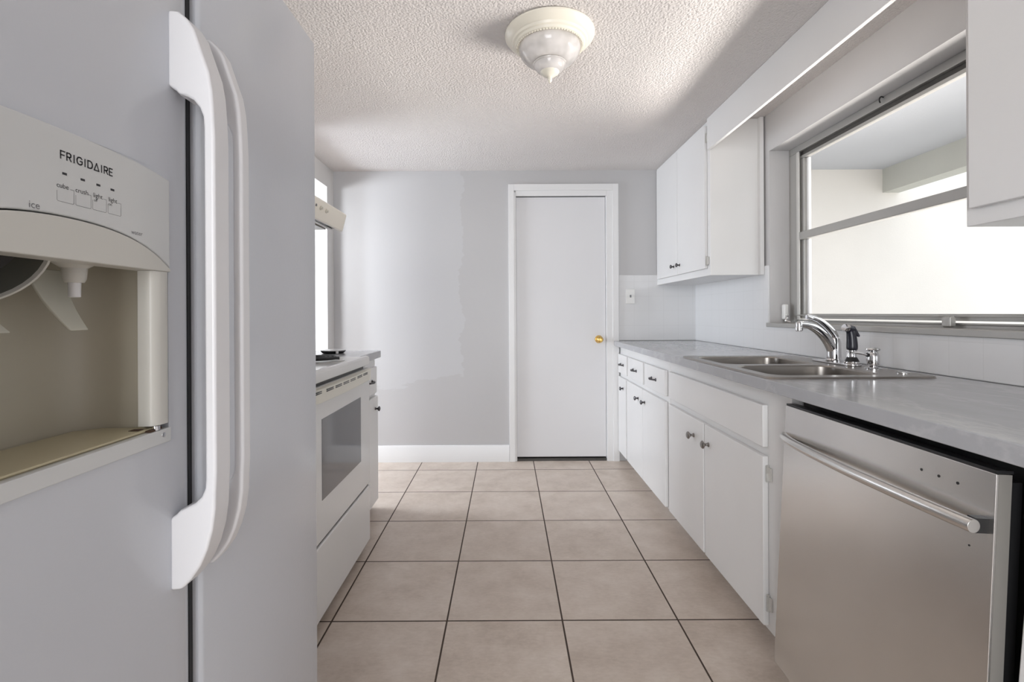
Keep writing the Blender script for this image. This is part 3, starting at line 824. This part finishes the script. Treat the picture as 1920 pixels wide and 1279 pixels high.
# ------------------------------------------------------------------ refrigerator
GX = -0.437
CYc = 0.4725
def arc_z(y):
    q = y - CYc
    return 1.2675 - 1.108 * q * q - 44.5 * q ** 4
def top_z(y):
    q = y - CYc
    return 1.3533 - 0.25 * q * q - 14 * q ** 4
fr = thing('refrigerator', 'white side-by-side refrigerator with ice and water dispenser at the left edge', 'refrigerator', (-0.9, 0.6, 0))
part('cabinet_body', Box(XL + 0.03, GX - 0.119, 0.105, 1.098, 0.04, 1.775), 'fridge', fr, 0.004)
part('toe_grille', Box(GX - 0.12, GX - 0.03, 0.12, 1.09, 0.0, 0.095), 'black', fr)
GB = GX - 0.113
def edge_curve(y_in, y_seam, s):
    """door front outline near the seam: gentle roll, then a tight round"""
    e = [(GX, 0.0), (GX - 0.0012, 0.018), (GX - 0.0035, 0.030), (GX - 0.0075, 0.038), (GX - 0.013, 0.0425), (GX - 0.020, 0.0445)]
    return [(x, y_seam + s * (d - 0.0445)) for x, d in e]
seam0, seam1 = 0.6650, 0.6735
OY0, OY1, OZ0, OZ1 = 0.333, 0.612, 1.008, 1.3535   # dispenser opening in the freezer door
right_edge = edge_curve(0, seam0, 1)
def roundedY(y0):   # near edge
    return [(GX - .02, y0), (GX - .008, y0 + .004), (GX, y0 + .016)]
full = roundedY(0.105) + right_edge + [(GB, seam0), (GB, 0.105)]
bm = bmesh.new()
prism(bm, full, 'z', 0.10, OZ0); prism(bm, full, 'z', OZ1, 1.788)
prism(bm, roundedY(0.105) + [(GX, OY0), (GB, OY0), (GB, 0.105)], 'z', OZ0, OZ1)
prism(bm, [(GX, OY1)] + right_edge + [(GB, seam0), (GB, OY1)], 'z', OZ0, OZ1)
yt = [OY0 + (OY1 - OY0) * i / 28 for i in range(29)]
prism(bm, [(OY0, OZ1), (OY1, OZ1)] + [(y, top_z(y) + .0006) for y in reversed(yt)], 'x', GB, GX)
fd = part('freezer_door', bm, 'fridge', fr)
left_edge = [(GX - 0.010, seam1), (GX - 0.004, seam1 + 0.001), (GX - 0.001, seam1 + 0.004), (GX, seam1 + 0.008)]
full2 = left_edge + [(GX, 1.082), (GX - .005, 1.096), (GX - .020, 1.102), (GB, 1.102), (GB, seam1)]
bm = prism(bmesh.new(), full2, 'z', 0.10, 1.788)
rd = part('fresh_food_door', bm, 'fridge', fr)
part('door_gasket', Box(GB - .003, GX - 0.011, seam0 + .0006, seam1 - .0006, 0.11, 1.78), 'black', fr)

# handles: outline in X-Z, standing off the door
HO = [(-.4324,1.567),(-.4245,1.566),(-.4137,1.5556),(-.4047,1.5418),(-.3943,1.5110),(-.386,1.4868),(-.3819,1.4626),(-.3798,1.4315),
      (-.3785,1.40),(-.3785,.965),(-.3798,.940),(-.3805,.9165),(-.384,.890),(-.391,.8640),(-.400,.8435),(-.4116,.8265),(-.424,.8135),(-.4324,.8120)]
HI = [(-.4324,.9020),(-.4310,.9112),(-.426,.9165),(-.418,.9195),(-.406,.9258),(-.398,.9335),(-.3935,.944),(-.3925,.956),
      (-.3925,1.4142),(-.3935,1.4285),(-.398,1.440),(-.4060,1.4502),(-.4146,1.4550),(-.424,1.4571),(-.4290,1.4626),(-.4318,1.4730)]
def handle_bm(y0, y1):
    outl = [(-.4385, 1.567)] + HO[1:-1] + [(-.4385, .8120)]
    bottom = [(-.4385, .9060)] + HI[1:-1] + [(-.4385, 1.4690)]
    return prism(bmesh.new(), outl + bottom, 'y', y0, y1)
part('handle', handle_bm(0.615, 0.650), 'handle_white', fd, 0.004, 4, 'white bow handle')
part('handle', handle_bm(0.6795, 0.701), 'handle_white', rd, 0.004, 4, 'white bow handle')

# dispenser
FXp = GX + 0.0035
NS = 28
ysr = [OY0 + 0.0005 + (OY1 - OY0 - 0.001) * i / NS for i in range(NS + 1)]
bm = prism(bmesh.new(), [(y, arc_z(y) + .0008) for y in ysr] + [(y, top_z(y)) for y in reversed(ysr)], 'x', GX - 0.03, FXp)
cp = part('control_panel', bm, 'disp_panel', fr, 0.002, 2, 'pale grey control panel with printed buttons')
bm = prism(bmesh.new(), [(OY0 + .0005, 1.2255), (OY1 - .0005, 1.2255)] + [(y, max(arc_z(y) - .0006, 1.2262)) for y in reversed(ysr)], 'x', GX - 0.025, FXp + 0.001)
ac = part('arched_cover', bm, 'disp', fr, 0.0015, 2, 'cream arched cover over the dispenser')
# recess: curved back wall, floor, ceiling
bm = bmesh.new()
rec = smooth_path([(GX - .004, .3455), (GX - .030, .3455), (GX - .072, .349), (GX - .097, .368), (GX - .106, .405), (GX - .108, .4725), (GX - .106, .54), (GX - .097, .577), (GX - .072, .5955), (GX - .030, .599), (GX - .004, .599)], 4)
A = [bm.verts.new((x, y, 1.0265)) for x, y in rec]; B = [bm.verts.new((x, y, 1.262)) for x, y in rec]
for i in range(len(rec) - 1): bm.faces.new((A[i], A[i + 1], B[i + 1], B[i]))
bm.faces.new(A); bm.faces.new(B[::-1])
part('recess', bm, 'disp_in', fr, label='yellowed dispenser recess')
bm = bmesh.new()
box(bm, GX - .03, FXp, OY0 + .0005, OY1 - .0005, OZ0 + .0005, 1.0262)
part('drip_ledge', bm, 'disp_panel', fr, 0.001)
part('drip_tray', prism(bmesh.new(), [(GX - .006, .349), (GX - .030, .349), (GX - .070, .353), (GX - .092, .370), (GX - .092, .575), (GX - .070, .592), (GX - .030, .5955), (GX - .006, .5955)], 'z', 1.0267, 1.0295), 'tray', fr, 0.001)
# white side posts
for y0, y1 in ((.5845, OY1 - .0006), (OY0 + .0006, .3605)):
    bm = prism(bmesh.new(), smooth_path([(GX - .018, y0), (GX - .004, y0), (GX + .001, y0 + .004), (GX + .0032, (y0 + y1) / 2), (GX + .001, y1 - .002), (GX - .018, y1)], 4), 'z', 1.033, 1.2252)
    part('side_post', bm, 'disp', fr)
bm = lathe(bmesh.new(), [(0.0048, 0.0), (0.0048, 0.0055), (0.0, 0.0058)], (GX - .002, .592, 1.0268), n=14)
part('hinge_pin', bm, 'chrome', fr)
bm = bmesh.new()
box(bm, GX - .012, GX + .0006, .580, .5885, 1.0263, 1.0285); box(bm, GX - .02, GX - .002, .596, .6025, 1.0263, 1.0292); box(bm, GX - .022, GX - .010, .574, .5835, 1.0296, 1.0301)
part('rust_stain', bm, 'rust', fr, label='brown rust in the corner of the tray')
part('screw', lathe(bmesh.new(), [(0.0032, 0.0), (0.003, 0.001), (0.0, 0.0016)], (FXp, .598, 1.0195), (1, 0, 0), 16), 'chrome', fr)
# ice chute: wide funnel tilted outwards
ax = Vector((0.82, -0.12, -0.55)).normalized()
bm = lathe(bmesh.new(), [(0.046, -0.04), (0.049, 0.0), (0.050, 0.002), (0.0475, 0.0022), (0.0468, -0.002)], (GX - .036, .432, 1.2235), ax, 36)
ch = part('ice_chute', bm, 'disp', fr)
part('chute_liner', lathe(bmesh.new(), [(0.0466, -0.0015), (0.0430, -0.012), (0.0335, -0.036)], (GX - .036, .432, 1.2235), ax, 32), 'liner', ch, label='dark grey inside of the chute')
part('chute_flap', lathe(bmesh.new(), [(0.0385, -0.022), (0.034, -0.024), (0.0, -0.024)], (GX - .036, .432, 1.2235), ax, 32), 'black', ch, label='dark flap inside the chute')
part('recess_slot', Box(GX - .1068, GX - .1050, .500, .567, 1.2075, 1.2115), 'black', fr)
# water outlet
bm = lathe(bmesh.new(), [(0.020, 0.0), (0.0115, 0.006), (0.0105, 0.018), (0.0085, 0.022), (0.0, 0.022)], (GX - .045, .529, 1.229), (0, 0, -1), 24)
wo = part('water_outlet', bm, 'disp', fr)
part('water_nozzle', lathe(bmesh.new(), [(0.0058, 0.0221), (0.0055, 0.038), (0.004, 0.0385), (0.0, 0.036)], (GX - .045, .529, 1.229), (0, 0, -1), 18), 'handle_white', wo)
def paddle(tl, tr, br, bl, th=0.004):
    bm = bmesh.new()
    f = [Vector(p) for p in (tl, tr, br, bl)]
    cu = []
    N = 6
    front, back = [], []
    for i in range(N + 1):
        t = i / N
        a = f[0].lerp(f[3], t); b = f[1].lerp(f[2], t)
        bow = Vector((0.006 * math.sin(t * PI), 0, 0))
        front.append((bm.verts.new(a - bow), bm.verts.new(b - bow)))
        back.append((bm.verts.new(a - bow - Vector((th, 0, 0))), bm.verts.new(b - bow - Vector((th, 0, 0)))))
    for i in range(N):
        bm.faces.new((front[i][0], front[i][1], front[i + 1][1], front[i + 1][0]))
        bm.faces.new((back[i][0], back[i + 1][0], back[i + 1][1], back[i][1]))
        bm.faces.new((front[i][0], front[i + 1][0], back[i + 1][0], back[i][0]))
        bm.faces.new((front[i][1], back[i][1], back[i + 1][1], front[i + 1][1]))
    bm.faces.new((front[0][0], back[0][0], back[0][1], front[0][1]))
    bm.faces.new((front[-1][0], front[-1][1], back[-1][1], back[-1][0]))
    bmesh.ops.recalc_face_normals(bm, faces=bm.faces)
    return bm
part('water_paddle', paddle((GX - .075, .505, 1.222), (GX - .072, .548, 1.222), (GX - .035, .536, 1.154), (GX - .035, .514, 1.154)), 'paddle', fr, 0.0012)
part('ice_paddle', paddle((GX - .078, .412, 1.208), (GX - .078, .448, 1.208), (GX - .035, .452, 1.154), (GX - .035, .398, 1.154)), 'paddle', fr, 0.0012)

# printed lettering on the control panel
XP = FXp + 0.0002
def strokes(bm, segs, y, z, h, wd, th):
    for (a, b) in segs:
        p = Vector((0, y + a[0] * wd, z + a[1] * h)); q = Vector((0, y + b[0] * wd, z + b[1] * h))
        dd = (q - p).normalized(); nn = Vector((0, -dd.z, dd.y)) * th / 2
        e = dd * th * 0.35
        v = [bm.verts.new((XP, c.y, c.z)) for c in (p - e + nn, q + e + nn, q + e - nn, p - e - nn)]
        bm.faces.new(v)
def poly(*p): return list(zip(p, p[1:]))
GL = {'F': poly((0, 0), (0, 1), (1, 1)) + poly((0, .5), (.85, .5)),
      'R': poly((0, 0), (0, 1), (.7, 1), (.95, .88), (.95, .62), (.7, .48), (0, .48)) + poly((.5, .48), (1, 0)),
      'I': poly((.5, 0), (.5, 1)),
      'G': poly((.95, .82), (.75, .97), (.5, 1), (.2, .93), (.03, .7), (0, .5), (.03, .3), (.2, .07), (.5, 0), (.8, .05), (1, .2), (1, .48), (.6, .48)),
      'D': poly((0, 0), (0, 1), (.5, 1), (.82, .9), (.98, .68), (1, .5), (.98, .32), (.82, .1), (.5, 0), (0, 0)),
      'A': poly((0, 0), (.5, 1), (1, 0), (0, 0)),
      'E': poly((.9, 0), (0, 0), (0, 1), (.9, 1)) + poly((0, .5), (.8, .5))}
bm = bmesh.new()
word = 'FRIGIDAIRE'
wd = {'I': 0.0022, 'G': 0.0056, 'D': 0.0052, 'A': 0.0056}
tot = sum(wd.get(c, 0.0043) for c in word) + 9 * 0.0021
sc = 0.0610 / tot
y = 0.4615
for c in word:
    strokes(bm, GL[c], y, 1.3236, 0.0074, wd.get(c, 0.0043) * sc, 0.00135)
    y += (wd.get(c, 0.0043) + 0.0021) * sc
part('brand_lettering', bm, 'print', cp)

def text_bm(txts, mat_name=None):
    out = bmesh.new()
    for s, y, z, size in txts:
        cu = bpy.data.curves.new('t', 'FONT'); cu.body = s; cu.size = size; cu.align_x = 'CENTER'; cu.resolution_u = 3
        o = bpy.data.objects.new('t', cu); COL.objects.link(o)
        dg = bpy.context.evaluated_depsgraph_get()
        me = bpy.data.meshes.new_from_object(o.evaluated_get(dg))
        mt = Matrix(((0, 0, 1, XP), (1, 0, 0, y), (0, 1, 0, z), (0, 0, 0, 1)))
        me.transform(mt)
        out.from_mesh(me)
        bpy.data.objects.remove(o); bpy.data.meshes.remove(me); bpy.data.curves.remove(cu)
    return out
BY = [(.4575, .4755), (.4775, .4950), (.4970, .5140), (.5160, .5335)]
bm = text_bm([('cube', .4635, 1.2948, .0068), ('crush', .4845, 1.2948, .0068), ('light', .5035, 1.2948, .0068), ('light', .5225, 1.2948, .0068),
              ('off', .5005, 1.2905, .0040), ('on', .5190, 1.2905, .0045)])
part('button_lettering', bm, 'print', cp)
part('ice_lettering', text_bm([('ice', .4355, 1.2690, .0095)]), 'print_grey', cp)
part('water_lettering', text_bm([('water', .5565, 1.2645, .0072)]), 'print_grey', cp)
bm = bmesh.new()
for (a, b) in BY:
    z0, z1 = 1.2815, 1.2955
    strokes(bm, poly((a, z1 - .004), (a, z0 + .001), (a + .001, z0), (b - .001, z0), (b, z0 + .001), (b, z1)) + poly((b, z1), (b - .004, z1)), 0, 0, 1, 1, 0.00035)
part('button_outlines', bm, 'print_grey', cp)
bm = bmesh.new()
for y, z in ((.4655, 1.3095), (.4855, 1.3092), (.5040, 1.3088), (.5220, 1.3084)):
    box(bm, FXp, FXp + 0.0004, y - .0023, y + .0023, z - .0011, z + .0011)
part('indicator_lights', bm, 'print', cp)
